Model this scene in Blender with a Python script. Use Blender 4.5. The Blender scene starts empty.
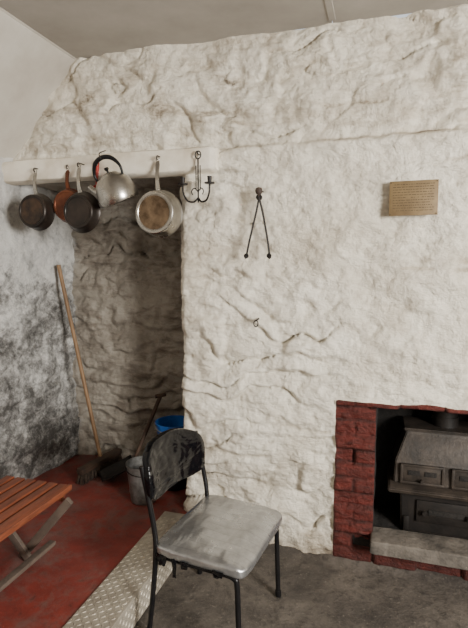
import bpy, bmesh, math, random
from mathutils import Vector, Matrix, noise
random.seed(7)
V=Vector
# ------------------------------------------------------------------ helpers
def sm(a,b,x):
    t=max(0.0,min(1.0,(x-a)/(b-a))) if b!=a else 0.0
    return t*t*(3-2*t)
def fbm(x,y,z,o=4):
    s=0;a=1.0;t=0
    for i in range(o):
        s+=a*noise.noise(V((x,y,z))); t+=a; a*=.5; x*=2.03;y*=2.03;z*=2.03
    return s/t
def finish(me,mats,name,parent=None,smooth=True,loc=None):
    ob=bpy.data.objects.new(name,me)
    bpy.context.scene.collection.objects.link(ob)
    for m in (mats if isinstance(mats,(list,tuple)) else [mats]): me.materials.append(m)
    if smooth:
        me.polygons.foreach_set('use_smooth',[True]*len(me.polygons))
    if parent: ob.parent=parent
    return ob
def empty(name,loc=(0,0,0),rot=(0,0,0)):
    e=bpy.data.objects.new(name,None); e.location=loc; e.rotation_euler=rot
    e.empty_display_size=.05
    bpy.context.scene.collection.objects.link(e); return e
class MB:
    """mesh builder collecting geometry"""
    def __init__(s): s.bm=bmesh.new()
    def add(s,verts,faces,mat=0,M=None):
        vs=[s.bm.verts.new((M@V(v)) if M else v) for v in verts]
        for f in faces:
            try:
                fc=s.bm.faces.new([vs[i] for i in f]); fc.material_index=mat
            except ValueError: pass
        return vs
    def box(s,size,M=None,mat=0,bev=0.0,seg=2,loc=None,rot=None):
        T=Matrix.Identity(4)
        if loc: T=Matrix.Translation(loc)
        if rot: T=T@Matrix.LocRotScale(None,__import__('mathutils').Euler(rot),None)
        if M: T=M@T
        b=bmesh.new(); bmesh.ops.create_cube(b,size=1)
        for v in b.verts: v.co=V((v.co.x*size[0],v.co.y*size[1],v.co.z*size[2]))
        if bev>0: bmesh.ops.bevel(b,geom=list(b.edges),offset=bev,segments=seg,affect='EDGES',profile=.6)
        b.verts.index_update()
        s.add([v.co.copy() for v in b.verts],[[v.index for v in f.verts] for f in b.faces],mat,T); b.free()
    def tube(s,pts,r,mat=0,seg=12,M=None,smooth=0,closed=False):
        pts=[V(p) for p in pts]
        if smooth:
            out=[];n=len(pts)
            rng=range(n if closed else n-1)
            rr=[]
            for i in rng:
                if closed: p0,p1,p2,p3=pts[i-1],pts[i],pts[(i+1)%n],pts[(i+2)%n]
                else: p0,p1,p2,p3=pts[max(i-1,0)],pts[i],pts[i+1],pts[min(i+2,n-1)]
                for k in range(smooth):
                    t=k/smooth
                    out.append(.5*((2*p1)+(p2-p0)*t+(2*p0-5*p1+4*p2-p3)*t*t+(3*p1-p0-3*p2+p3)*t**3))
                    if isinstance(r,(list,tuple)): rr.append(r[i]*(1-t)+r[(i+1)%n]*t)
            if not closed:
                out.append(pts[-1]); 
                if isinstance(r,(list,tuple)): rr.append(r[-1])
            pts=out
            if isinstance(r,(list,tuple)): r=rr
        n=len(pts)
        if not isinstance(r,(list,tuple)): r=[r]*n
        vs=[];up=None
        for i,p in enumerate(pts):
            if closed: d=(pts[(i+1)%n]-pts[i-1])
            else: d=pts[min(i+1,n-1)]-pts[max(i-1,0)]
            d.normalize()
            if up is None:
                up=d.orthogonal().normalized()
            else:
                up=(up-d*up.dot(d)).normalized()
            w=d.cross(up)
            for k in range(seg):
                a=2*math.pi*k/seg
                vs.append(p+(up*math.cos(a)+w*math.sin(a))*r[i])
        fs=[]
        for i in range(n if closed else n-1):
            j=(i+1)%n
            for k in range(seg):
                k2=(k+1)%seg
                fs.append([i*seg+k,i*seg+k2,j*seg+k2,j*seg+k])
        if not closed:
            fs.append(list(range(seg))[::-1]); fs.append([(n-1)*seg+k for k in range(seg)])
        s.add(vs,fs,mat,M)
    def lathe(s,prof,mat=0,seg=40,M=None):
        vs=[];fs=[]
        for (r,z) in prof:
            for k in range(seg):
                a=2*math.pi*k/seg; vs.append((r*math.cos(a),r*math.sin(a),z))
        for i in range(len(prof)-1):
            for k in range(seg):
                k2=(k+1)%seg
                fs.append([i*seg+k,i*seg+k2,(i+1)*seg+k2,(i+1)*seg+k])
        s.add(vs,fs,mat,M)
    def pillow(s,a,b,c,e=.3,nu=72,nv=36,mat=0,M=None,fn=None,e2=None):
        e2=e2 or e
        sp=lambda w,p:math.copysign(abs(w)**p,w)
        vs=[];fs=[]
        for j in range(nv+1):
            ph=-math.pi/2+math.pi*j/nv
            for i in range(nu):
                th=2*math.pi*i/nu
                p=V((a*sp(math.cos(ph),e2)*sp(math.cos(th),e),b*sp(math.cos(ph),e2)*sp(math.sin(th),e),c*sp(math.sin(ph),e2)))
                if fn: p=fn(p)
                vs.append(p)
        for j in range(nv):
            for i in range(nu):
                i2=(i+1)%nu
                fs.append([j*nu+i,j*nu+i2,(j+1)*nu+i2,(j+1)*nu+i])
        s.add(vs,fs,mat,M)
    def out(s,name,mats,parent=None,smooth=True,weld=True,autosm=True):
        if weld: bmesh.ops.remove_doubles(s.bm,verts=s.bm.verts,dist=1e-5)
        bmesh.ops.recalc_face_normals(s.bm,faces=s.bm.faces)
        if autosm:
            for e in s.bm.edges:
                if len(e.link_faces)==2 and e.calc_face_angle(0)>math.radians(40): e.smooth=False
        me=bpy.data.meshes.new(name); s.bm.to_mesh(me); s.bm.free()
        return finish(me,mats,name,parent,smooth)
# ------------------------------------------------------------------ materials
def newmat(name):
    m=bpy.data.materials.new(name); m.use_nodes=True
    nt=m.node_tree; b=nt.nodes['Principled BSDF']
    return m,nt,b
def ramp(nt,src,stops):
    r=nt.nodes.new('ShaderNodeValToRGB')
    el=r.color_ramp.elements
    while len(el)<len(stops): el.new(.5)
    for e,(p,c) in zip(el,stops):
        e.position=p; e.color=(c,c,c,1) if isinstance(c,(int,float)) else (*c,1)
    nt.links.new(src,r.inputs[0]); return r.outputs[0]
def noi(nt,vec,scale,detail=6,rough=.6,dist=0):
    n=nt.nodes.new('ShaderNodeTexNoise'); n.inputs['Scale'].default_value=scale
    n.inputs['Detail'].default_value=detail; n.inputs['Roughness'].default_value=rough; n.inputs['Distortion'].default_value=dist
    nt.links.new(vec,n.inputs['Vector']); return n.outputs[0]
def coord(nt,sc=(1,1,1)):
    t=nt.nodes.new('ShaderNodeTexCoord'); m=nt.nodes.new('ShaderNodeMapping'); m.inputs['Scale'].default_value=sc
    nt.links.new(t.outputs['Object'],m.inputs['Vector']); return m.outputs[0]
def mixc(nt,f,a,b,mode='MIX'):
    m=nt.nodes.new('ShaderNodeMix'); m.data_type='RGBA'; m.blend_type=mode; m.clamp_factor=True
    for s,i in ((f,0),(a,6),(b,7)):
        if hasattr(s,'is_linked') or hasattr(s,'links'): nt.links.new(s,m.inputs[i])
        elif i==0: m.inputs[0].default_value=s
        else: m.inputs[i].default_value=(*s,1)
    return m.outputs[2]
def mth(nt,op,a,b=None):
    m=nt.nodes.new('ShaderNodeMath'); m.operation=op
    for i,s in enumerate((a,b)):
        if s is None: continue
        if isinstance(s,(int,float)): m.inputs[i].default_value=s
        else: nt.links.new(s,m.inputs[i])
    return m.outputs[0]
def bump(nt,b,h,strength=.4,dist=.01):
    n=nt.nodes.new('ShaderNodeBump'); n.inputs['Strength'].default_value=strength; n.inputs['Distance'].default_value=dist
    nt.links.new(h,n.inputs['Height']); nt.links.new(n.outputs[0],b.inputs['Normal'])
def attr(nt,name):
    a=nt.nodes.new('ShaderNodeAttribute'); a.attribute_name=name; return a.outputs['Fac']
def simple(name,c1,c2,scale=8,rough=.6,metal=0.0,bs=.2,bd=.003,stops=(.35,.65),rough2=None,sc=(1,1,1),bscale=None):
    m,nt,b=newmat(name); co=coord(nt,sc)
    n=noi(nt,co,scale,7,.62); f=ramp(nt,n,[(stops[0],0.),(stops[1],1.)])
    nt.links.new(mixc(nt,f,c1,c2),b.inputs['Base Color'])
    b.inputs['Metallic'].default_value=metal
    if rough2 is None: b.inputs['Roughness'].default_value=rough
    else:
        mr=nt.nodes.new('ShaderNodeMapRange'); nt.links.new(f,mr.inputs[0]); mr.inputs[3].default_value=rough; mr.inputs[4].default_value=rough2
        nt.links.new(mr.outputs[0],b.inputs['Roughness'])
    bump(nt,b,noi(nt,co,bscale or scale*5,5,.6),bs,bd)
    return m
def wallmat(name,clean,clean2,brown,dark,lvl=.5,red=False,gr=.25):
    m,nt,b=newmat(name); co=coord(nt); ca=coord(nt,(2.2,2.2,6.0))
    n1=noi(nt,co,1.6,8,.62); n2=noi(nt,ca,2.0,12,.72,.5); n3=noi(nt,co,14,8,.7); n4=noi(nt,ca,6,10,.7,.6)
    n5=noi(nt,co,2.6,9,.7); n6=noi(nt,co,7,7,.62,.3)
    base=mixc(nt,ramp(nt,n1,[(.35,0.),(.65,1.)]),clean,clean2)
    base=mixc(nt,mth(nt,'MULTIPLY',ramp(nt,n5,[(.50,0.),(.68,1.)]),.40),base,brown)
    base=mixc(nt,mth(nt,'MULTIPLY',ramp(nt,n3,[(.5,0.),(.75,1.)]),gr),base,brown)
    base=mixc(nt,mth(nt,'MULTIPLY',ramp(nt,noi(nt,ca,13,7,.78),[(.61,0.),(.68,1.)]),.6),base,brown)
    d=attr(nt,'dirt')
    s=mth(nt,'MULTIPLY',ramp(nt,n2,[(.48,0.),(.65,1.)]),attr(nt,'zone'))
    f=mth(nt,'ADD',mth(nt,'MULTIPLY',d,.80),mth(nt,'MULTIPLY',s,lvl))
    f=mth(nt,'MULTIPLY',f,mth(nt,'MULTIPLY',mth(nt,'ADD',n5,.0),1.9))
    col=mixc(nt,f,base,brown)
    f2=mth(nt,'MULTIPLY',ramp(nt,f,[(.58,0.),(1.0,1.)]),.75)
    col=mixc(nt,f2,col,dark)
    if red:
        r=attr(nt,'red')
        rr=ramp(nt,mth(nt,'ADD',r,mth(nt,'MULTIPLY',mth(nt,'SUBTRACT',n3,.5),.55)),[(.47,0.),(.53,1.)])
        rc=mixc(nt,ramp(nt,n4,[(.35,0.),(.7,1.)]),(.135,.022,.015),(.045,.012,.010))
        rc=mixc(nt,mth(nt,'MULTIPLY',ramp(nt,n3,[(.60,0.),(.70,1.)]),.35),rc,(.17,.085,.065))
        rc=mixc(nt,mth(nt,'MULTIPLY',d,.85),rc,(.022,.010,.008))
        col=mixc(nt,rr,col,rc)
    nt.links.new(col,b.inputs['Base Color']); b.inputs['Roughness'].default_value=.62
    b.inputs['Specular IOR Level'].default_value=.35
    h=mth(nt,'ADD',mth(nt,'MULTIPLY',n3,.7),mth(nt,'MULTIPLY',n4,.6))
    h=mth(nt,'ADD',h,mth(nt,'MULTIPLY',n6,1.7))
    h=mth(nt,'ADD',h,mth(nt,'MULTIPLY',noi(nt,co,60,5,.6),.2))
    bump(nt,b,h,.95,.026)
    return m
M_wall=wallmat('whitewashed_stone',(.90,.85,.74),(.81,.75,.63),(.36,.285,.20),(.055,.042,.03),.62,True)
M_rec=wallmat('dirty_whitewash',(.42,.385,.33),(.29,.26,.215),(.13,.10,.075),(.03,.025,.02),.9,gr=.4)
M_soot=simple('soot_stone',(.008,.007,.006),(.017,.014,.012),6,.95,0,.6,.02)
def leftmat():
    m,nt,b=newmat('mouldy_whitewash_plaster'); co=coord(nt)
    n1=noi(nt,co,2.1,10,.74,.2); n2=noi(nt,co,9,10,.78); n3=noi(nt,co,40,4,.6); n4=noi(nt,co,26,6,.8)
    z=attr(nt,'zone'); d=attr(nt,'dirt')
    base=mixc(nt,ramp(nt,n2,[(.4,0.),(.65,1.)]),(.75,.735,.70),(.48,.475,.46))
    k=mth(nt,'ADD',mth(nt,'MULTIPLY',n1,.50),mth(nt,'MULTIPLY',n2,.40))
    k=mth(nt,'ADD',k,mth(nt,'MULTIPLY',n4,.30))
    k=mth(nt,'ADD',k,mth(nt,'MULTIPLY',z,.10))
    k=mth(nt,'ADD',k,mth(nt,'MULTIPLY',d,.12))
    col=mixc(nt,ramp(nt,k,[(.61,0.),(.70,.6),(.77,.94)]),base,(.05,.045,.04))
    nt.links.new(col,b.inputs['Base Color']); b.inputs['Roughness'].default_value=.75
    bump(nt,b,mth(nt,'ADD',n2,mth(nt,'MULTIPLY',n3,.4)),.95,.03); return m
M_left=leftmat()
M_plain=simple('plain_limewash',(.50,.46,.40),(.40,.365,.31),3,.8,0,.3,.01)
M_lintel=simple('painted_lintel',(.88,.82,.71),(.58,.50,.38),5,.55,0,.35,.006,stops=(.42,.72))
M_ceil=simple('ceiling_board_paint',(.45,.42,.38),(.33,.305,.27),1.6,.8,0,.1,.002)
M_coomb=simple('coomb_board_paint',(.64,.61,.55),(.47,.43,.37),2.0,.75,0,.15,.003)
def concmat():
    m,nt,b=newmat('concrete_floor_worn'); co=coord(nt)
    n1=noi(nt,co,2.2,10,.72,.3); n2=noi(nt,co,18,8,.75); n3=noi(nt,co,70,4,.6)
    col=mixc(nt,ramp(nt,n1,[(.38,0.),(.62,1.)]),(.125,.106,.088),(.036,.030,.026))
    col=mixc(nt,mth(nt,'MULTIPLY',ramp(nt,n2,[(.50,0.),(.66,1.)]),.75),col,(.024,.02,.017))
    col=mixc(nt,mth(nt,'MULTIPLY',ramp(nt,n3,[(.62,0.),(.70,1.)]),.40),col,(.26,.23,.19))
    nt.links.new(col,b.inputs['Base Color']); b.inputs['Roughness'].default_value=.7
    bump(nt,b,mth(nt,'ADD',n2,mth(nt,'MULTIPLY',n3,.4)),.7,.012); return m
M_conc=concmat()
def redfloor():
    m,nt,b=newmat('worn_red_floor_paint'); co=coord(nt)
    n1=noi(nt,co,3.4,10,.75,.4); n2=noi(nt,co,22,8,.75); n3=noi(nt,co,7,8,.7)
    base=mixc(nt,ramp(nt,n3,[(.35,0.),(.7,1.)]),(.23,.034,.024),(.13,.026,.020))
    col=mixc(nt,mth(nt,'MULTIPLY',ramp(nt,mth(nt,'ADD',n1,mth(nt,'MULTIPLY',n2,.3)),[(.62,0.),(.76,1.)]),.6),base,(.14,.10,.085))
    col=mixc(nt,mth(nt,'MULTIPLY',ramp(nt,n2,[(.55,0.),(.66,1.)]),.55),col,(.05,.02,.016))
    nt.links.new(col,b.inputs['Base Color']); b.inputs['Roughness'].default_value=.55
    bump(nt,b,n2,.4,.005); return m
M_redfloor=redfloor()
M_tread=simple('aluminium_tread_plate',(.56,.51,.42),(.30,.26,.21),6,.42,.45,.15,.002,rough2=.6)
M_black=simple('black_enamel_tube',(.006,.006,.007),(.011,.010,.010),20,.3,.0,.1,.001)
M_black.node_tree.nodes['Principled BSDF'].inputs['Specular IOR Level'].default_value=.25
M_blackpan=simple('blackened_pan',(.012,.010,.009),(.042,.030,.023),9,.34,.45,.15,.002)
M_blackseason=simple('burnt_pan_base',(.018,.014,.012),(.08,.045,.026),14,.45,.4,.15,.002)
M_copper=simple('tarnished_copper',(.20,.065,.032),(.075,.03,.02),12,.4,.7,.15,.002)
M_steel=simple('dull_steel',(.50,.48,.44),(.31,.29,.26),9,.22,1.0,.06,.001,rough2=.38)
M_base=simple('stained_steel_base',(.28,.20,.13),(.09,.06,.038),12,.35,.9,.1,.001,rough2=.5)
M_redpl=simple('red_enamel',(.42,.03,.02),(.25,.02,.015),20,.35,0,.05,.001)
M_iron=simple('wrought_iron',(.007,.006,.006),(.018,.013,.011),30,.5,.3,.3,.001)
M_brass=simple('aged_brass',(.24,.165,.078),(.15,.10,.048),10,.5,.25,.1,.001)
M_brassd=simple('brass_engraving',(.06,.04,.02),(.09,.06,.028),30,.6,.2,.1,.001)
M_wood=simple('old_ash_handle',(.30,.18,.09),(.14,.08,.04),5,.6,0,.2,.002,sc=(8,8,1))
M_dwood=simple('dark_broom_wood',(.08,.045,.027),(.035,.022,.016),12,.7,0,.3,.002)
M_brist=simple('broom_bristle',(.035,.025,.02),(.09,.06,.04),60,.9,0,.5,.004)
M_slat=simple('red_brown_varnished_slat',(.27,.075,.032),(.11,.032,.017),5,.42,0,.25,.003,sc=(9,1,9))
M_legw=simple('weathered_leg_wood',(.14,.105,.08),(.07,.05,.04),8,.7,0,.3,.002)
M_blue=simple('blue_plastic',(.015,.13,.48),(.01,.07,.28),10,.4,0,.05,.001)
M_galv=simple('galvanised_steel',(.30,.30,.29),(.12,.115,.105),16,.45,.6,.1,.001)
M_stove=simple('rusty_cast_iron',(.062,.048,.038),(.022,.018,.015),9,.5,.3,.5,.004,bscale=40)
M_stoved=simple('black_cast_iron',(.013,.011,.010),(.024,.019,.016),12,.55,.4,.4,.003)
M_slab=simple('hearth_concrete',(.16,.138,.115),(.05,.043,.036),9,.8,0,.8,.012,bscale=24)
def tape():
    m,nt,b=newmat('silver_duct_tape'); co=coord(nt); cs=coord(nt,(5,2,3))
    n=noi(nt,co,5,9,.7); n2=noi(nt,cs,1.8,3,.5,.8); n3=noi(nt,co,11,4,.5,1.0)
    sx=nt.nodes.new('ShaderNodeSeparateXYZ'); nt.links.new(co,sx.inputs[0])
    fr=mth(nt,'FRACT',mth(nt,'MULTIPLY',mth(nt,'ADD',sx.outputs[1],mth(nt,'MULTIPLY',noi(nt,co,4,2,.5),.03)),19.0))
    seam=ramp(nt,fr,[(.0,1.),(.06,0.)])
    col=mixc(nt,ramp(nt,n,[(.38,0.),(.64,1.)]),(.56,.57,.58),(.32,.32,.325))
    col=mixc(nt,mth(nt,'MULTIPLY',seam,.55),col,(.13,.13,.13))
    nt.links.new(col,b.inputs['Base Color']); b.inputs['Metallic'].default_value=.85
    nt.links.new(ramp(nt,n,[(.3,.22),(.7,.36)]),b.inputs['Roughness'])
    h=mth(nt,'ADD',mth(nt,'MULTIPLY',n2,1.2),mth(nt,'MULTIPLY',n3,.35))
    h=mth(nt,'ADD',h,mth(nt,'MULTIPLY',fr,.12))
    bump(nt,b,h,.55,.012); return m
M_tape=tape()
def btape():
    m,nt,b=newmat('black_worn_vinyl_tape'); co=coord(nt); cs=coord(nt,(3,3,9))
    n=noi(nt,cs,3,8,.7,.9); n2=noi(nt,co,6,2,.5,1.0); n3=noi(nt,cs,1.8,2,.5,1.0)
    col=mixc(nt,ramp(nt,n,[(.67,0.),(.71,.4)]),(.003,.003,.004),(.10,.095,.09))
    nt.links.new(col,b.inputs['Base Color']); b.inputs['Roughness'].default_value=.14
    b.inputs['Specular IOR Level'].default_value=.28
    bump(nt,b,mth(nt,'ADD',n3,n2),.7,.014); return m
M_btape=btape()

# ------------------------------------------------------------------ stone surface
def strata(x,z,seed,fr):
    n1=fbm(x*1.9,z*2.8,seed,3); n2=noise.noise(V((x*7,z*5,seed+2)))
    ph=z*fr+2.4*n1+.45*n2
    fl=math.floor(ph); fr_=ph-fl
    L=2.6+1.5*noise.cell(V((fl+.5,seed,1)))
    xx=x*L+5.1*noise.cell(V((fl+.5,seed,7)))+.30*noise.noise(V((x*4,z*9,seed)))
    cx=math.floor(xx); fx=xx-cx
    c0=noise.cell(V((cx+.5,fl+.5,seed))); c1=noise.cell(V((cx+1.5,fl+.5,seed)))
    c=c0+(c1-c0)*sm(.84,1.0,fx)
    lip=sm(0,.24,fr_)*(1-.75*fr_**1.3)
    edge=sm(0,.10,fx)*sm(1,.84,fx)
    return lip,edge,c,fr_
def surf(x,z,mask,seed):
    lip,edge,c,f1=strata(x,z,seed,7.0)
    fill=sm(-.32,.25,fbm(x*1.6,z*2.4,seed+3,3))
    h=mask*(.044*(lip-.5)*(.3+.7*fill)*(.5+.5*edge)+.032*(c-.5)*fill)
    l2,e2,c2,f2=strata(x+3.3,z,seed+17,18.0)
    k2=sm(-.1,.35,noise.noise(V((x*2.6,z*4,seed+31))))
    h+=(.10+mask)*.010*(l2-.5)*k2
    h+=.022*fbm(x*1.6,z*1.9,seed+5,3)+.040*fbm(x*5.0,z*6.5,seed+6,4)+.010*fbm(x*20,z*26,seed+8,3)
    n=fbm(x*1.9,z*7.5,seed+11,5)
    m2=sm(.05,.35,fbm(x*1.3,z*1.7,seed+15,2)+.10*mask)
    line=(1-sm(.0,.018,abs(n)))*m2
    h-=.010*line*(.3+.7*mask)
    nz=sm(-.05,.45,noise.noise(V((x*5,z*7,seed+40))))
    dirt=mask*((1-sm(.0,.11,f1))*fill*.75*nz+(1-sm(0,.16,f2))*k2*.4*nz)+line*.35*(.3+.7*mask)*nz
    return h,min(1,dirt)
def gridwall(name,origin,ud,vd,nd,L,H,res,mats,fn,holes=(),depthdir=None):
    nu=int(round(L/res)); nv=int(round(H/res))
    bm=bmesh.new(); o=V(origin);ud=V(ud);vd=V(vd);nd=V(nd)
    la=bm.verts.layers.float.new('dirt'); lz=bm.verts.layers.float.new('zone'); lr=bm.verts.layers.float.new('red')
    g=[]
    for j in range(nv+1):
        row=[]
        for i in range(nu+1):
            u=L*i/nu; v=H*j/nv
            h,d,zn,rd=fn(u,v)
            vt=bm.verts.new(o+ud*u+vd*v+nd*h); vt[la]=d; vt[lz]=zn; vt[lr]=rd
            row.append(vt)
        g.append(row)
    def inhole(u,v,k): 
        a,b,c,d,dep,mi=k; return a<u<b and c<v<d
    for j in range(nv):
        for i in range(nu):
            u=L*(i+.5)/nu; v=H*(j+.5)/nv
            if any(inhole(u,v,k) for k in holes): continue
            bm.faces.new((g[j][i],g[j][i+1],g[j+1][i+1],g[j+1][i]))
    for k in holes:
        a,b,c,d,dep,mi=k; ed=[]
        for e in bm.edges:
            if len(e.link_faces)==1:
                m=(e.verts[0].co+e.verts[1].co)/2-o; u=m.dot(ud); v=m.dot(vd)
                if a-.012<u<b+.012 and c-.012<v<d+.012 and 1e-3<u<L-1e-3 and 1e-3<v<H-1e-3: ed.append(e)
        steps=max(1,int(dep/.03))
        for s in range(steps):
            r=bmesh.ops.extrude_edge_only(bm,edges=ed)
            nvv=[x for x in r['geom'] if isinstance(x,bmesh.types.BMVert)]
            ed=[x for x in r['geom'] if isinstance(x,bmesh.types.BMEdge)]
            for f in [x for x in r['geom'] if isinstance(x,bmesh.types.BMFace)]: f.material_index=mi
            for x in nvv:
                x.co+=-nd*dep/steps+ V((noise.noise(x.co*9),0,noise.noise(x.co*9+V((5,5,5)))))*.006
    for v in [v for v in bm.verts if not v.link_faces]: bm.verts.remove(v)
    me=bpy.data.meshes.new(name); bm.to_mesh(me); bm.free()
    return finish(me,mats,name)

WX0=-2.30; WX1=1.35; CE=2.81
def f_back(u,v):
    x=WX0+u; z=v
    mask=.20
    mask=max(mask, sm(-.02,-.40,x)*sm(1.85,1.0,z))
    mask=max(mask, .7*sm(-.3,-.8,x))
    mask=max(mask, .85*sm(2.20,2.30,z))
    mask=max(mask, .6*sm(.35,.0,z))
    h,d=surf(x,z,mask,3.7)
    zn=.25+.65*sm(2.2,2.35,z)+.45*sm(1.2,.2,z)*sm(.1,-.4,x)+.35*sm(-.5,-1.0,x)
    lz=2.235+.012*noise.noise(V((x*2.5,1,4)))+.006*noise.noise(V((x*11,1,4)))
    fx=sm(-1.35,-.88,x)
    h-=.030*sm(lz-.012,lz+.012,z)*fx
    h+=.012*math.exp(-((z-lz+.03)/.03)**2)*sm(-.92,-.85,x)
    k=math.exp(-((z-lz-.004)/.010)**2)*sm(-.92,-.86,x); k*=.25+.75*sm(-.2,.4,noise.noise(V((x*3,7,2))))
    d=max(d,min(1,k*1.1))
    for (x0,z0,x1,z1,w) in ((.12,1.63,.75,1.60,.013),(.05,1.585,.5,1.57,.006),(-.9,1.28,-.25,1.18,.006),(-.6,2.43,.1,2.40,.008),(-.05,2.10,.5,2.13,.006),(-.55,.72,-.22,.70,.007),(-1.05,.55,-.3,.50,.007)):
        if x0<x<x1:
            t=(x-x0)/(x1-x0); zc=z0+(z1-z0)*t+.03*noise.noise(V((x*6,z0*5,1)))
            k=math.exp(-((z-zc)/w)**2)*sm(0,.15,t)*sm(1,.85,t)*sm(-.3,.2,noise.noise(V((x*7,z0*9,3))))
            h-=.014*k; d=max(d,k*.8)
    rd=0
    top=.888+.012*noise.noise(V((x*6,3,3)))
    if x>-.30 and z<1.0:
        rd=sm(-.222,-.198,x+.012*noise.noise(V((z*9,2,1))))*sm(top+.01,top-.01,z)*sm(.97,.95,x)
        if rd>.2:
            zw=z+.010*noise.noise(V((x*5,z*5,8)))
            row=math.floor(zw/.078); off=.11 if row%2 else 0
            fx=((x+off)%.22)/.22; fz=(zw%.078)/.078
            edge=min(min(fz,1-fz)*.078,min(fx,1-fx)*.22)
            b=sm(.0,.014,edge+.004*noise.noise(V((x*30,z*30,1))))
            hb=.006+.013*b+.012*fbm(x*9,z*14,3,4)+.014*(noise.cell(V((math.floor((x+off)/.22)+.5,row+.5,1)))-.5)
            h=h*(1-rd)+hb*rd; d=d*(1-rd)+(1-b)*.95*rd*sm(-.45,.15,noise.noise(V((x*9,z*9,5))))
    d=max(d,.8*sm(.16,.0,z+.06*noise.noise(V((x*5,1,1))))*(1-rd*.4))
    if z<2.12: h-=.018*sm(-1.07,-1.10,x)
    return h,d,min(1.2,zn),rd
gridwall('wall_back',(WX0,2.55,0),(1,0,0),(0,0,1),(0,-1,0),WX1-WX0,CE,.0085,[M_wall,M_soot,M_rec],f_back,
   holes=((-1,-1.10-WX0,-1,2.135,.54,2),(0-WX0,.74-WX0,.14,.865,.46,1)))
def f_rec(u,v):
    x=-2.35+u
    h,d=surf(x+9,v+3,.8,8.1)
    return h*1.1,min(1,d*.9),.8,0
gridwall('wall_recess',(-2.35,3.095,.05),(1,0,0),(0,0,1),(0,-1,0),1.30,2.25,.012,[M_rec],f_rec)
def f_left(u,v):
    h,d=surf(u+3,v+11,.55,5.2)
    zn=sm(1.75,1.1,v)-.4*sm(1.5,1.9,v)+.3*sm(.7,.15,v)
    return h,d,zn,0
ld=V((.07,.72,0)).normalized()
gridwall('wall_left',V((-2.20,3.10,.0))-ld*3.2,tuple(ld),(0,0,1),(ld.y,-ld.x,0),3.2,2.30,.014,[M_left],f_left)
mb=MB(); mb.box((.95,.05,1.0),loc=(.37,3.04,.55)); mb.box((.95,.5,.05),loc=(.37,2.80,.115)); mb.out('wall_firebox',[M_soot],smooth=False)
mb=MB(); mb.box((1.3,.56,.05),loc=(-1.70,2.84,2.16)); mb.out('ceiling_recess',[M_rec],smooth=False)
# rest of the room (behind and right of the view)
mb=MB(); mb.box((1.4,.08,CE),loc=(2.03,2.60,CE/2)); mb.out('wall_back_extension',[M_plain],smooth=False)
mb=MB()
z0,z1=1.15,2.45
mb.box((.1,3.6,z0),loc=(2.68,.85,z0/2)); mb.box((.1,3.6,CE-z1),loc=(2.68,.85,(CE+z1)/2))
mb.box((.1,2.25,z1-z0),loc=(2.68,1.525,(z0+z1)/2)); mb.box((.1,1.4,z1-z0),loc=(2.68,-1.7,(z0+z1)/2)); mb.box((.1,1.5,z0),loc=(2.68,-1.65,z0/2)); mb.box((.1,1.5,CE-z1),loc=(2.68,-1.65,(CE+z1)/2))
mb.out('wall_right',[M_plain],smooth=False)
mb=MB(); mb.box((5.3,.1,CE+.1),loc=(.1,-2.4,CE/2)); mb.out('wall_rear',[M_plain],smooth=False)
mb=MB(); mb.box((.1,2.4,CE),loc=(-2.62,-1.2,CE/2)); mb.out('wall_left_rear',[M_plain],smooth=False)
mb=MB(); zc=(z0+z1)/2; zh=z1-z0
for (y,z,sy,sz) in ((-.3,z1-.02,1.4,.05),(-.3,z0+.02,1.4,.05),(-.98,zc,.05,zh),(.38,zc,.05,zh),(-.3,zc,.035,zh),(-.3,zc,1.4,.035)):
    mb.box((.05,sy,sz),loc=(2.665,y,z),bev=.004)
mb.out('window_1',[M_lintel])
# ---- ceiling
mb=MB()
mb.box((1.505,5.0,.04),loc=(-1.78+.7525,.1,CE+.02),bev=.002,seg=1)
mb.box((2.99,5.0,.04),loc=(-.27+1.495,.1,CE+.02),bev=.002,seg=1)
mb.box((.035,4.9,.006),loc=(-.27,.1,CE-.001),bev=.002,seg=1)
mb.out('ceiling',[M_ceil],smooth=False)
ax=V((-1.775,0,CE)); bx=V((-2.36,0,CE-.585*1.11)); dr=(bx-ax); Ls=dr.length; ang=math.atan2(dr.z,dr.x)
mb=MB()
for (y0,y1) in ((-2.4,1.35),(1.355,2.60)):
    c=(ax+bx)/2+V((0,(y0+y1)/2,0))
    mb.box((Ls,y1-y0,.03),loc=tuple(c),rot=(0,-ang,0),bev=.003,seg=1)
mb.box((.05,4,.012),loc=(ax.x-.005,.6,CE-.005),rot=(0,-.4,0),bev=.002,seg=1)
mb.out('ceiling_coomb',[M_coomb],smooth=False)

# ---- lintel beam
mb=MB()
nx=150; L0=-2.32; L1=-.87
prof=[(2.60,2.236),(2.520,2.238),(2.503,2.230),(2.497,2.212),(2.496,2.175),(2.497,2.135),(2.503,2.116),(2.518,2.108),(2.60,2.106)]
vs=[];fs=[]
for i in range(nx+1):
    x=L0+(L1-L0)*i/nx
    for j,(y,z) in enumerate(prof):
        k=.006*fbm(x*5,z*9,y*3,4)
        endr=.02*sm(L1-.03,L1,x)
        vs.append((x+ (.006*noise.noise(V((z*30,1,2))) if i==nx else 0),y-.008-k+endr*.5,z+.008*fbm(x*3,j*.3,2,3)+(endr*.4 if z<2.17 else -endr*.4)))
m=len(prof)
for i in range(nx):
    for j in range(m-1): fs.append([i*m+j,(i+1)*m+j,(i+1)*m+j+1,i*m+j+1])
fs.append([nx*m+j for j in range(m)]); fs.append([j for j in range(m)][::-1])
mb.add(vs,fs); mb.out('lintel_beam',[M_lintel])

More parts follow.
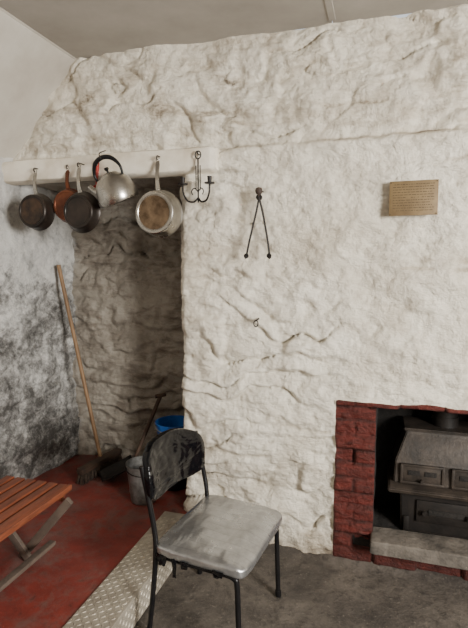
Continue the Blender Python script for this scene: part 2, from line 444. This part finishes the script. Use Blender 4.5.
# ---- floors
mb=MB()
nx=150;ny=150;vs=[];fs=[]
for j in range(ny+1):
    for i in range(nx+1):
        x=-1.05+3.75*i/nx; y=-2.4+5.05*j/ny
        z=.006*fbm(x*3,y*3,1,4)+.003*fbm(x*14,y*14,4,2)-.004
        z+=.02*sm(2.47,2.58,y)*(1+noise.noise(V((x*4,y*4,3))))
        vs.append((x,y,z))
for j in range(ny):
    for i in range(nx): fs.append([j*(nx+1)+i,j*(nx+1)+i+1,(j+1)*(nx+1)+i+1,(j+1)*(nx+1)+i])
mb.add(vs,fs); mb.out('floor_concrete',[M_conc])
mb=MB(); mb.box((1.6,5.5,.13),loc=(-1.01-.8,.4,.0625)); mb.out('floor_red_platform',[M_redfloor],smooth=False)
# tread plate edging
mb=MB(); 
mb.box((.19,3.10,.004),loc=(-1.102,.95,.132),bev=.001,seg=1)
mb.box((.004,3.10,.135),loc=(-1.006,.95,.0665),bev=.001,seg=1)
def loz(c,a,nrm):
    l=.011;w=.0036;h=.0028
    ca,sa=math.cos(a),math.sin(a)
    if nrm=='z': e1=V((ca,sa,0));e2=V((-sa,ca,0));n=V((0,0,1))
    else: e1=V((0,ca,sa));e2=V((0,-sa,ca));n=V((1,0,0))
    c=V(c); mb.add([c-e1*l,c-e2*w,c+e1*l,c+e2*w,c-e1*l*.4+n*h,c+e1*l*.4+n*h],[[0,1,4],[1,2,5],[1,5,4],[2,3,5],[3,4,5],[3,0,4]])
s=.0235
for j in range(int(3.05/s)):
    for i in range(8):
        if -1.187+i*s<-1.01:
            loz((-1.187+i*s,-.58+j*s,.134),math.pi/4 if (i+j)%2 else -math.pi/4,'z')
    for i in range(5):
        loz((-1.004,-.58+j*s,.016+i*s),math.pi/4 if (i+j)%2 else -math.pi/4,'x')
mb.out('tread_plate_step_edge',[M_tread],smooth=False,weld=False,autosm=False)

# ---- hearth slab
mb=MB()
def slabfn(p):
    return V((p.x+.010*fbm(p.x*4,p.z*9,p.y*5,3),p.y+.012*fbm(p.x*9,p.z*14,5,3),p.z+.008*fbm(p.x*6,p.y*7,3,3)))
mb.pillow(.40,.080,.036,e=.08,e2=.12,nu=260,nv=44,fn=lambda p: slabfn(p),M=Matrix.Translation((.385,2.515,.155)))
mb.out('hearth_slab',[M_slab])

# ---- cast iron stove
st=empty('cast_iron_stove',(.37,2.82,.145))
def T(x,y,z): return Matrix.Translation((x,y,z))
mb=MB()
def loft(sections,mat=0):
    vs=[];fs=[]
    for (z,w,yf,yb) in sections: vs+=[(-w,yf,z),(w,yf,z),(w,yb,z),(-w,yb,z)]
    n=len(sections)
    for i in range(n-1):
        for k in range(4):
            k2=(k+1)%4; fs.append([i*4+k,i*4+k2,(i+1)*4+k2,(i+1)*4+k])
    fs.append([3,2,1,0]); fs.append([(n-1)*4+k for k in range(4)])
    mb.add(vs,fs,mat)
loft([(.0,.225,-.14,.16),(.23,.235,-.145,.16)],1)
loft([(.235,.300,-.205,.18),(.26,.305,-.215,.18),(.272,.295,-.20,.18)],0)
loft([(.272,.272,-.15,.17),(.37,.266,-.14,.17),(.39,.266,-.14,.17),(.505,.215,-.05,.15),(.54,.205,-.04,.14)],0)
loft([(.54,.225,-.07,.16),(.555,.225,-.07,.16)],0)
bmesh.ops.bevel(mb.bm,geom=list(mb.bm.edges),offset=.006,segments=2,affect='EDGES')
mb.out('body',[M_stove,M_stoved],st)
mb=MB()
for cx in (-.128,.128):
    mb.box((.22,.016,.014),loc=(cx,-.152,.378),bev=.003)
    mb.box((.22,.016,.014),loc=(cx,-.157,.285),bev=.003)
    for sx in (-.104,.104): mb.box((.014,.016,.10),loc=(cx+sx,-.155,.330),bev=.003)
    mb.box((.20,.010,.085),loc=(cx,-.150,.330),mat=0,bev=.002)
    mb.box((.060,.006,.026),loc=(cx-.042,-.157,.338),mat=1,bev=.002)
    mb.box((.060,.006,.026),loc=(cx+.042,-.157,.338),mat=1,bev=.002)
    mb.lathe([(0,.02),(.008,.02),(.011,.012),(.005,.004),(.005,-.004)],mat=0,seg=16,M=T(cx,-.165,.305)@Matrix.Rotation(math.pi/2,4,'X'))
mb.out('fire_doors',[M_stove,M_soot],st)
mb=MB()
mb.box((.30,.012,.12),loc=(0,-.152,.13),mat=0,bev=.004)
mb.box((.18,.012,.028),loc=(0,-.160,.13),mat=1,bev=.004)
for q in (-.11,.11):
    mb.lathe([(0,.022),(.012,.022),(.016,.014),(.006,.004),(.006,-.006)],seg=18,M=T(q,-.165,.13)@Matrix.Rotation(math.pi/2,4,'X'))
for sx in (-.2,.2):
    mb.box((.03,.05,.09),loc=(sx,-.13,.045),bev=.008)
mb.out('ash_door',[M_stoved,M_soot],st)
mb=MB(); mb.lathe([(.07,0),(.07,.06),(.065,.06),(.065,.16)],seg=28,M=T(0,.06,.55)); mb.out('flue_pipe',[M_stoved],st)

# ---- plaque
mb=MB(); mb.box((.222,.006,.166),loc=(0,0,0),bev=.002)
for r in range(11):
    z=.066-r*.0125
    x=-.095+(.02*random.random() if r in (0,10) else 0)
    while x<.088:
        w=random.uniform(.004,.020)
        if x+w>.095: break
        if not (r==5 and random.random()<.4): mb.box((w,.0006,.0034),loc=(x+w/2,-.0032,z),mat=1)
        x+=w+.0035
for sx in (-1,1):
    for sz in (-1,1): mb.lathe([(0,.003),(.003,.0025),(.0035,0)],mat=1,seg=10,M=T(sx*.104,-.003,sz*.076)@Matrix.Rotation(math.pi/2,4,'X'))
o=mb.out('brass_wall_plaque',[M_brass,M_brassd]); o.location=(.138,2.515,1.922); o.rotation_euler=(0,math.radians(-.3),0)

# ---- fire tongs
mb=MB()
yT=2.488
mb.tube([(-.623,yT,1.955),(-.640,yT,1.87),(-.672,yT,1.74),(-.690,yT,1.655)],.0055,smooth=6,seg=8)
mb.tube([(-.623,yT-.006,1.955),(-.603,yT,1.87),(-.578,yT,1.74),(-.566,yT,1.655)],.0055,smooth=6,seg=8)
for x,d in ((-.690,-1),(-.566,1)):
    mb.tube([(x,yT,1.66),(x-d*.004,yT-.006,1.648),(x+d*.006,yT-.012,1.636)],.0075,seg=8)
    mb.lathe([(0,.004),(.013,.003),(.013,-.003),(0,-.004)],seg=14,M=T(x,yT-.008,1.648)@Matrix.Rotation(math.pi/2,4,'X'))
mb.lathe([(0,.010),(.016,.008),(.016,-.008),(0,-.010)],seg=16,M=T(-.623,yT,1.952)@Matrix.Rotation(math.pi/2,4,'X'))
mb.tube([(-.623,yT,1.955),(-.624,yT,1.985)],.010,mat=1,seg=10)
mb.lathe([(0,-.02),(.014,-.016),(.020,0),(.016,.014),(0,.02)],mat=1,seg=18,M=T(-.624,yT-.004,1.985))
mb.tube([(-.618,2.56,1.99),(-.618,2.485,1.99),(-.618,2.482,2.0)],.003,seg=8)
mb.out('fire_tongs',[M_iron,M_dwood])
mb=MB(); mb.tube([(-.64,2.56,1.305),(-.64,2.495,1.30)],.005,seg=8)
mb.tube([(-.64+.012*math.sin(a),2.498,1.285+.017*math.cos(a)) for a in [k*math.pi/8 for k in range(16)]],.003,closed=True,seg=8)
mb.out('wall_ring_nail',[M_iron])

# ---- candle sconce
mb=MB(); y0=2.465; xc=-.955
mb.tube([(xc+.016*math.sin(a),y0,2.185+.020*math.cos(a)) for a in [k*math.pi/8 for k in range(16)]],.0035,closed=True,seg=8)
mb.tube([(xc,y0,2.165),(xc,y0,2.05),(xc,y0,1.945),(xc,y0,1.935)],.0045,seg=8)
mb.tube([(xc-.012,y0,2.13),(xc-.012,y0,2.06),(xc-.012,y0,2.0)],.003,seg=8)
mb.tube([(xc+.012,y0,2.13),(xc+.012,y0,2.06),(xc+.012,y0,2.0)],.003,seg=8)
for d in (-1,1):
    mb.tube([(xc,y0,1.96),(xc+d*.022,y0-.01,1.938),(xc+d*.055,y0-.02,1.945),(xc+d*.074,y0-.03,1.985),(xc+d*.076,y0-.03,2.03)],.0052,seg=8,smooth=6)
    mb.tube([(xc,y0,1.99),(xc+d*.018,y0-.006,2.01),(xc+d*.034,y0-.01,1.995),(xc+d*.028,y0-.01,1.975)],.003,seg=8,smooth=6)
    mb.lathe([(0,0),(.026,.002),(.028,.008),(.024,.005),(.010,.004),(.010,.012),(.013,.040),(.010,.040),(.008,.014),(0,.012)],seg=20,M=T(xc+d*.076,y0-.03,2.025))
mb.tube([(xc,2.52,2.19),(xc,y0-.004,2.19),(xc,y0-.006,2.20)],.0035,seg=8)
mb.out('candle_sconce',[M_iron])

# ---- hanging pans ---------------------------------------------------------
def pan(name,x,z,r,depth,toph,mats,wall=.004,flare=.93,y=2.46,tilt=0,hangx=None):
    e=empty(name,(x,y,z))
    R=Matrix.Rotation(tilt,4,'Z')@Matrix.Rotation(math.pi/2,4,'X')
    mb=MB(); rb=r*flare
    mb.lathe([(0,depth),(rb*.80,depth),(rb*.82,depth+.002),(rb*.93,depth+.002),(rb*.985,depth-.004),(rb,depth-.014),(r,0.006),(r+.004,.002),(r+.004,-.002),(r-.002,0),(r-wall,.006),(rb-wall,depth-.012),(rb*.9,depth-.005),(0,depth-.005)],seg=56,M=R)
    mb.lathe([(0,depth+.0015),(rb*.55,depth+.0018),(rb*.78,depth+.0015)],mat=1,seg=48,M=R)
    mb.out('body',mats,e)
    mb=MB(); hx=(hangx or x)-x; hz=toph-z
    p0=V((hx*.15,-depth*.25,r*.95)); p1=V((hx,.005,hz))
    n=8; vs=[]; fs=[]
    d=(p1-p0); w=.011
    side=V((1,0,-hx/ max(hz,.01))).normalized()
    for i in range(n+1):
        t=i/n; c=p0+d*t+V((0,-.012*math.sin(t*math.pi),0)); ww=w*(1.25-.35*math.sin(t*math.pi)) if i<n else w*.8
        for s1,s2 in ((-1,-1),(1,-1),(1,1),(-1,1)): vs.append(c+side*ww*s1+V((0,.0035*s2,0)))
    for i in range(n):
        for k in range(4): fs.append([i*4+k,i*4+(k+1)%4,(i+1)*4+(k+1)%4,(i+1)*4+k])
    fs.append([0,1,2,3]); fs.append([n*4+k for k in range(4)])
    mb.add(vs,fs,2)
    mb.lathe([(0,.006),(.005,.005),(.006,0)],mat=2,seg=10,M=T(p0.x,p0.y-.004,p0.z+.012)@Matrix.Rotation(math.pi/2,4,'X'))
    mb.tube([p1+V((.009*math.sin(a),0,.012+.012*math.cos(a))) for a in [k*math.pi/7 for k in range(14)]],.0028,mat=2,closed=True,seg=8)
    mb.out('handle',mats,e)
    mb=MB()
    mb.tube([p1+V((0,.06,.030)),p1+V((0,.0,.030)),p1+V((0,-.014,.024)),p1+V((0,-.014,.012)),p1+V((0,-.004,.010))],.003,mat=3,seg=8,smooth=4)
    mb.out('hook',mats,e)
    return e
pan('black_saucepan',-1.975,1.915,.106,.065,2.145,[M_blackpan,M_blackseason,M_steel,M_iron],hangx=-1.995)
pan('copper_saucepan',-1.775,1.948,.098,.040,2.155,[M_copper,M_copper,M_copper,M_iron],hangx=-1.785,y=2.485)
pan('black_frying_pan',-1.655,1.902,.115,.045,2.150,[M_blackpan,M_blackpan,M_steel,M_iron],hangx=-1.672,flare=.86,y=2.43)
pan('steel_saucepan',-1.175,1.880,.125,.085,2.165,[M_steel,M_base,M_steel,M_iron],hangx=-1.190)
# kettle
k=empty('kettle',(-1.425,2.40,2.025),(math.radians(18),math.radians(-16),0))
mb=MB(); mb.lathe([(0,-.082),(.092,-.082),(.112,-.076),(.117,-.060),(.112,-.02),(.098,.03),(.074,.060),(.052,.070),(.050,.074),(.040,.082),(.012,.088),(0,.088)],seg=56)
mb.tube([(-.085,0,-.01),(-.120,0,.02),(-.140,0,.055)],[.024,.017,.013],seg=14,smooth=5)
mb.out('body',[M_steel],k)
mb=MB(); mb.lathe([(0,.115),(.011,.113),(.014,.104),(.006,.094),(.006,.086)],seg=18)
mb.tube([(-.078,0,.05),(-.082,0,.10),(-.052,0,.150),(0,0,.168),(.052,0,.150),(.082,0,.10),(.078,0,.05)],[.006,.008,.012,.013,.012,.008,.006],seg=12,smooth=7)
mb.out('handle',[M_black],k)
mb=MB(); mb.tube([(.0,.08,.20),(.0,.01,.195),(0,-.012,.185),(0,-.012,.16)],.003,seg=8,smooth=4); mb.out('hook',[M_iron],k)
# red ladle
mb=MB(); mb.tube([(-1.575,2.47,2.165),(-1.575,2.465,2.12),(-1.575,2.46,2.055)],[.012,.010,.006],seg=10)
mb.lathe([(.0,-.020),(.018,-.014),(.026,0),(.028,.010),(.025,.010),(.016,-.011),(0,-.016)],seg=24,M=T(-1.575,2.457,2.04)@Matrix.Rotation(.5,4,'X'))
mb.tube([(-1.575+.012*math.sin(a),2.468,2.172+.013*math.cos(a)) for a in [q*math.pi/7 for q in range(14)]],.004,closed=True,seg=8)
mb.tube([(-1.575,2.52,2.185),(-1.575,2.46,2.185),(-1.575,2.455,2.19)],.003,seg=8)
mb.out('red_handled_ladle',[M_redpl])

# ---- broom
b=empty('broom',(0,0,0))
mb=MB(); mb.tube([(-1.885,2.90,.205),(-2.160,2.868,1.60)],.0135,seg=14); mb.out('handle',[M_wood],b)
mb=MB(); mb.box((.055,.42,.04),loc=(-1.872,2.87,.215),rot=(0,.1,math.radians(-8)),bev=.008); mb.out('head',[M_dwood],b)
mb=MB()
for i in range(420):
    t=random.uniform(-.2,.2); s=random.uniform(-.024,.024)
    x=-1.872+s+t*.14; y=2.87+t
    mb.tube([(x,y,.205),(x+s*.6+random.uniform(-.006,.006),y+t*.12+random.uniform(-.008,.008),.133)],.0022,seg=4)
mb.out('bristles',[M_brist],b,weld=False,autosm=False)
# ---- shovel
s=empty('coal_shovel',(0,0,0))
mb=MB(); mb.tube([(-1.62,2.86,.20),(-1.455,3.0,.69)],[.013,.014],seg=12)
mb.tube([(-1.485,2.975,.685),(-1.425,3.02,.695)],.014,seg=12)
mb.out('handle',[M_dwood],s)
mb=MB(); vs=[];fs=[]
for j in range(13):
    for i in range(13):
        u=i/12-.5; v=j/12
        w=.19*(1-.35*max(0,v-.75)*4*abs(u)) 
        vs.append((u*w,-v*.24,.035*(2*u)**2+.02*(1-v)**2))
for j in range(12):
    for i in range(12): fs.append([j*13+i,j*13+i+1,(j+1)*13+i+1,(j+1)*13+i])
mb.add(vs,fs,M=T(-1.60,2.88,.20)@Matrix.Rotation(math.radians(-50),4,'Z')@Matrix.Rotation(math.radians(14),4,'X'))
o=mb.out('blade',[M_iron],s); md=o.modifiers.new('s','SOLIDIFY'); md.thickness=.003

# ---- buckets
def bucket(name,x,y,z,r0,r1,h,mat,rimr=.004,bands=(),bail=True,mat2=None,bailang=0,seg=44):
    e=empty(name,(x,y,z)); mb=MB(); w=.003
    pr=[(0,.0),(r0*.97,.0),(r0,.004)]
    for t in [i/12 for i in range(13)]:
        rr=r0+(r1-r0)*t
        if any(abs(t-bb)<.05 for bb in bands): rr+=.003
        pr.append((rr,.004+(h-.004)*t))
    pr+=[(r1+rimr,h-.006),(r1+rimr,h+.002),(r1-w,h+.001)]
    pr+=[(r0+(r1-r0)*t-w,.006+(h-.006)*t) for t in (1,.5,.02)]+[(0,.008)]
    mb.lathe(pr,seg=seg); mb.out('body',[mat],e)
    if bail:
        mb=MB(); c,s_=math.cos(bailang),math.sin(bailang)
        pts=[]
        for i in range(17):
            a=math.pi*i/16; lx=math.cos(a)*(r1+.006); ly=-math.sin(a)*(r1*.98)
            pts.append((lx*c-ly*s_,lx*s_+ly*c,h-.018-.03*math.sin(a)+.0))
        mb.tube(pts,.003,seg=8)
        for sg in (-1,1): mb.box((.012,.022,.03),loc=(sg*(r1+.003)*c,sg*(r1+.003)*s_,h-.02),rot=(0,0,bailang),bev=.003)
        mb.out('bail_handle',[mat2 or M_iron],e)
    return e
bucket('galvanised_bucket',-1.385,2.60,.131,.082,.108,.24,M_galv,bands=(.25,.8),bailang=.6)
bucket('coal_bucket',-1.285,2.84,.131,.095,.112,.29,M_black,bail=False)
bucket('blue_bucket',-1.285,2.84,.270,.080,.118,.30,M_blue,rimr=.006,bands=(.86,),bailang=.3,mat2=M_galv)

# ---- slatted wooden bench (end faces the recess)
b=empty('slatted_bench',(0,0,0))
mb=MB()
xs=[-1.492-i*.066 for i in range(6)]
for i,x in enumerate(xs):
    mb.box((.050,1.12,.018),loc=(x,1.405,.495+random.uniform(-.001,.001)),bev=.004)
mb.box((.02,1.14,.03),loc=(-1.465,1.405,.488),bev=.004)
mb.out('slats',[M_slat],b)
mb=MB()
for y in (1.93,.90):
    mb.box((.39,.022,.04),loc=(-1.655,y-.02,.466),bev=.003)
mb.out('cross_rails',[M_slat],b)
mb=MB()
for y in (1.885,.93):
    for sg in (1,-1):
        x0=-1.70 if sg==1 else -1.62; x1=x0+sg*.295
        L=math.hypot(x1-x0,.34); a=math.atan2(.34,-(x1-x0))
        mb.box((L,.022,.04),loc=((x0+x1)/2,y-(.03 if sg==-1 else 0),.300),rot=(0,a,0),bev=.004)
for x in (-1.515,-1.81): mb.box((.035,.98,.02),loc=(x,1.40,.235),rot=(0,0,0),bev=.003)
mb.out('folding_legs',[M_legw],b)

# ---- chair --------------------------------------------------------------
ch=empty('stacking_chair',(-.645,1.94,0),(0,0,math.radians(-7)))
hw=.235; hd=.19
mb=MB()
for sg in (-1,1):
    y=sg*hw
    mb.tube([(-hd-.055,y,.012),(-hd-.03,y,.20),(-hd-.012,y,.40),(-hd-.022,y,.52),(-hd-.075,y,.76)],.0115,seg=12,smooth=6)
    mb.tube([(hd-.005,y,.012),(hd-.012,y,.20),(hd-.018,y,.35),(hd-.03,y,.378),(hd-.07,y,.385),(0,y,.385),(-hd-.01,y,.385)],.0115,seg=12,smooth=5)
    mb.lathe([(0,0),(.014,0),(.015,.006),(.0145,.03),(.0115,.032)],seg=16,M=T(-hd-.056,y,0)); mb.lathe([(0,0),(.014,0),(.015,.006),(.0145,.03),(.0115,.032)],seg=16,M=T(hd-.005,y,0))
mb.tube([(hd-.03,-hw,.375),(hd-.03,hw,.375)],.010,seg=10)
mb.tube([(-hd-.01,-hw,.375),(-hd-.01,hw,.375)],.010,seg=10)
mb.out('frame',[M_black],ch)
def seatfn(p):
    x,y,z=p
    if z>0:
        z+=.008*(1-(x/.21)**2)*(1-(y/.255)**2)-.010*math.exp(-((x-.02)/.09)**2-((y+.03)/.12)**2)
        z+=.012*fbm(x*6,y*5,2,3)
        z+=.003*abs(fbm(x*14,y*4+x*8,7,2))*2
    else: z+=.004*fbm(x*9,y*9,6,2)
    x+=.005*fbm(y*14,z*20,3,3); y+=.005*fbm(x*14,z*20,8,3)
    z-=.012*sm(.12,.215,x)
    return V((x,y,z))
mb=MB(); mb.pillow(.212,.258,.028,e=.22,e2=.45,nu=200,nv=80,fn=seatfn,M=T(.0,0,.415)); mb.out('seat_cushion',[M_tape],ch)
mb=MB()
for (x,y,w,l,sd) in ((-.16,-.255,.05,.05,1),(-.05,-.262,.04,.035,2),(.10,-.262,.05,.03,3),(.20,-.12,.045,.03,4),(-.205,-.16,.04,.07,5),(-.10,-.258,.022,.085,6)):
    vs=[];fs=[];n=6
    ux,uy=(1,0) if abs(y)>.25 else (0,1)
    for j in range(n+1):
        for i in range(5):
            u=(i/4-.5)*w*(1-.3*j/n); v=j/n*l
            o=.008*noise.noise(V((i*.6,j*.5,sd)))
            jag=(.012*noise.noise(V((i*3.1,sd,2))) if j==n else 0)
            vs.append((x+ux*u+(1-ux)*o,y+uy*u+ux*o,.408-v+jag))
    for j in range(n):
        for i in range(4): fs.append([j*5+i,j*5+i+1,(j+1)*5+i+1,(j+1)*5+i])
    mb.add(vs,fs)
mb.out('torn_tape_ends',[M_btape],ch)
def backfn(p):
    x,y,z=p
    z+= .030*(1-(y/.235)**2)*(1 if z>0 else .25)
    x+= -.045*(1-(y/.235)**2)
    x+= -.20*z
    x+=.016*fbm(y*7,z*9,2,3); z+=.007*fbm(y*9,x*9,5,3)
    return V((x,y,z))
mb=MB()
vs=[];fs=[];nu=140;nv=10
sp=lambda w,q:math.copysign(abs(w)**q,w)
for j in range(nv+1):
    s_=-1+2*j/nv; sc=(1-abs(s_)**3)**(1/3) if abs(s_)<1 else 0
    sc=.86+.14*sc
    for i in range(nu):
        th=2*math.pi*i/nu
        vs.append(backfn(V((s_*.022,.25*sc*sp(math.cos(th),.42),.108*sc*sp(math.sin(th),.55)))))
for j in range(nv):
    for i in range(nu):
        i2=(i+1)%nu; fs.append([j*nu+i,j*nu+i2,(j+1)*nu+i2,(j+1)*nu+i])
def cap(s_,base):
    R=14; idx=[list(range(base,base+nu))]
    for r in range(1,R):
        q=1-r/R; st_=len(vs)
        for i in range(nu):
            th=2*math.pi*i/nu
            vs.append(backfn(V((s_*(.022+.010*(1-q*q)),.25*.86*q*sp(math.cos(th),.42+.5*(1-q)),.108*.86*q*sp(math.sin(th),.55+.4*(1-q))))))
        idx.append(list(range(st_,st_+nu)))
    for a,b_ in zip(idx,idx[1:]):
        for i in range(nu): i2=(i+1)%nu; fs.append([a[i],a[i2],b_[i2],b_[i]])
    fs.append(idx[-1])
cap(-1,0); cap(1,nv*nu)
mb.add(vs,fs,M=T(-.235,0,.685)@Matrix.Rotation(math.radians(-5),4,'X'))
mb.out('backrest',[M_btape],ch)

# ------------------------------------------------------------------ light
def area(name,loc,target,sx,sy,e,col):
    l=bpy.data.lights.new(name,'AREA'); l.shape='RECTANGLE'; l.size=sx; l.size_y=sy; l.energy=e; l.color=col
    o=bpy.data.objects.new(name,l); o.location=loc; o.rotation_euler=(V(target)-V(loc)).to_track_quat('-Z','Y').to_euler(); bpy.context.scene.collection.objects.link(o); return o
area('window_daylight',(2.60,-.3,1.85),(0,.8,1.15),1.0,1.0,320,(1,.97,.91))
w=bpy.data.worlds.new('World'); bpy.context.scene.world=w; w.use_nodes=True
w.node_tree.nodes['Background'].inputs[0].default_value=(.9,.95,1,1); w.node_tree.nodes['Background'].inputs[1].default_value=1.0
# ------------------------------------------------------------------ camera
c=bpy.data.cameras.new('Camera'); co=bpy.data.objects.new('Camera',c); bpy.context.scene.collection.objects.link(co)
co.location=(0,0,1.6); co.rotation_euler=(math.radians(90-5.83),0,math.radians(17))
c.sensor_fit='VERTICAL'; c.sensor_height=36; c.lens=480*36/628; c.clip_start=.02
bpy.context.scene.camera=co
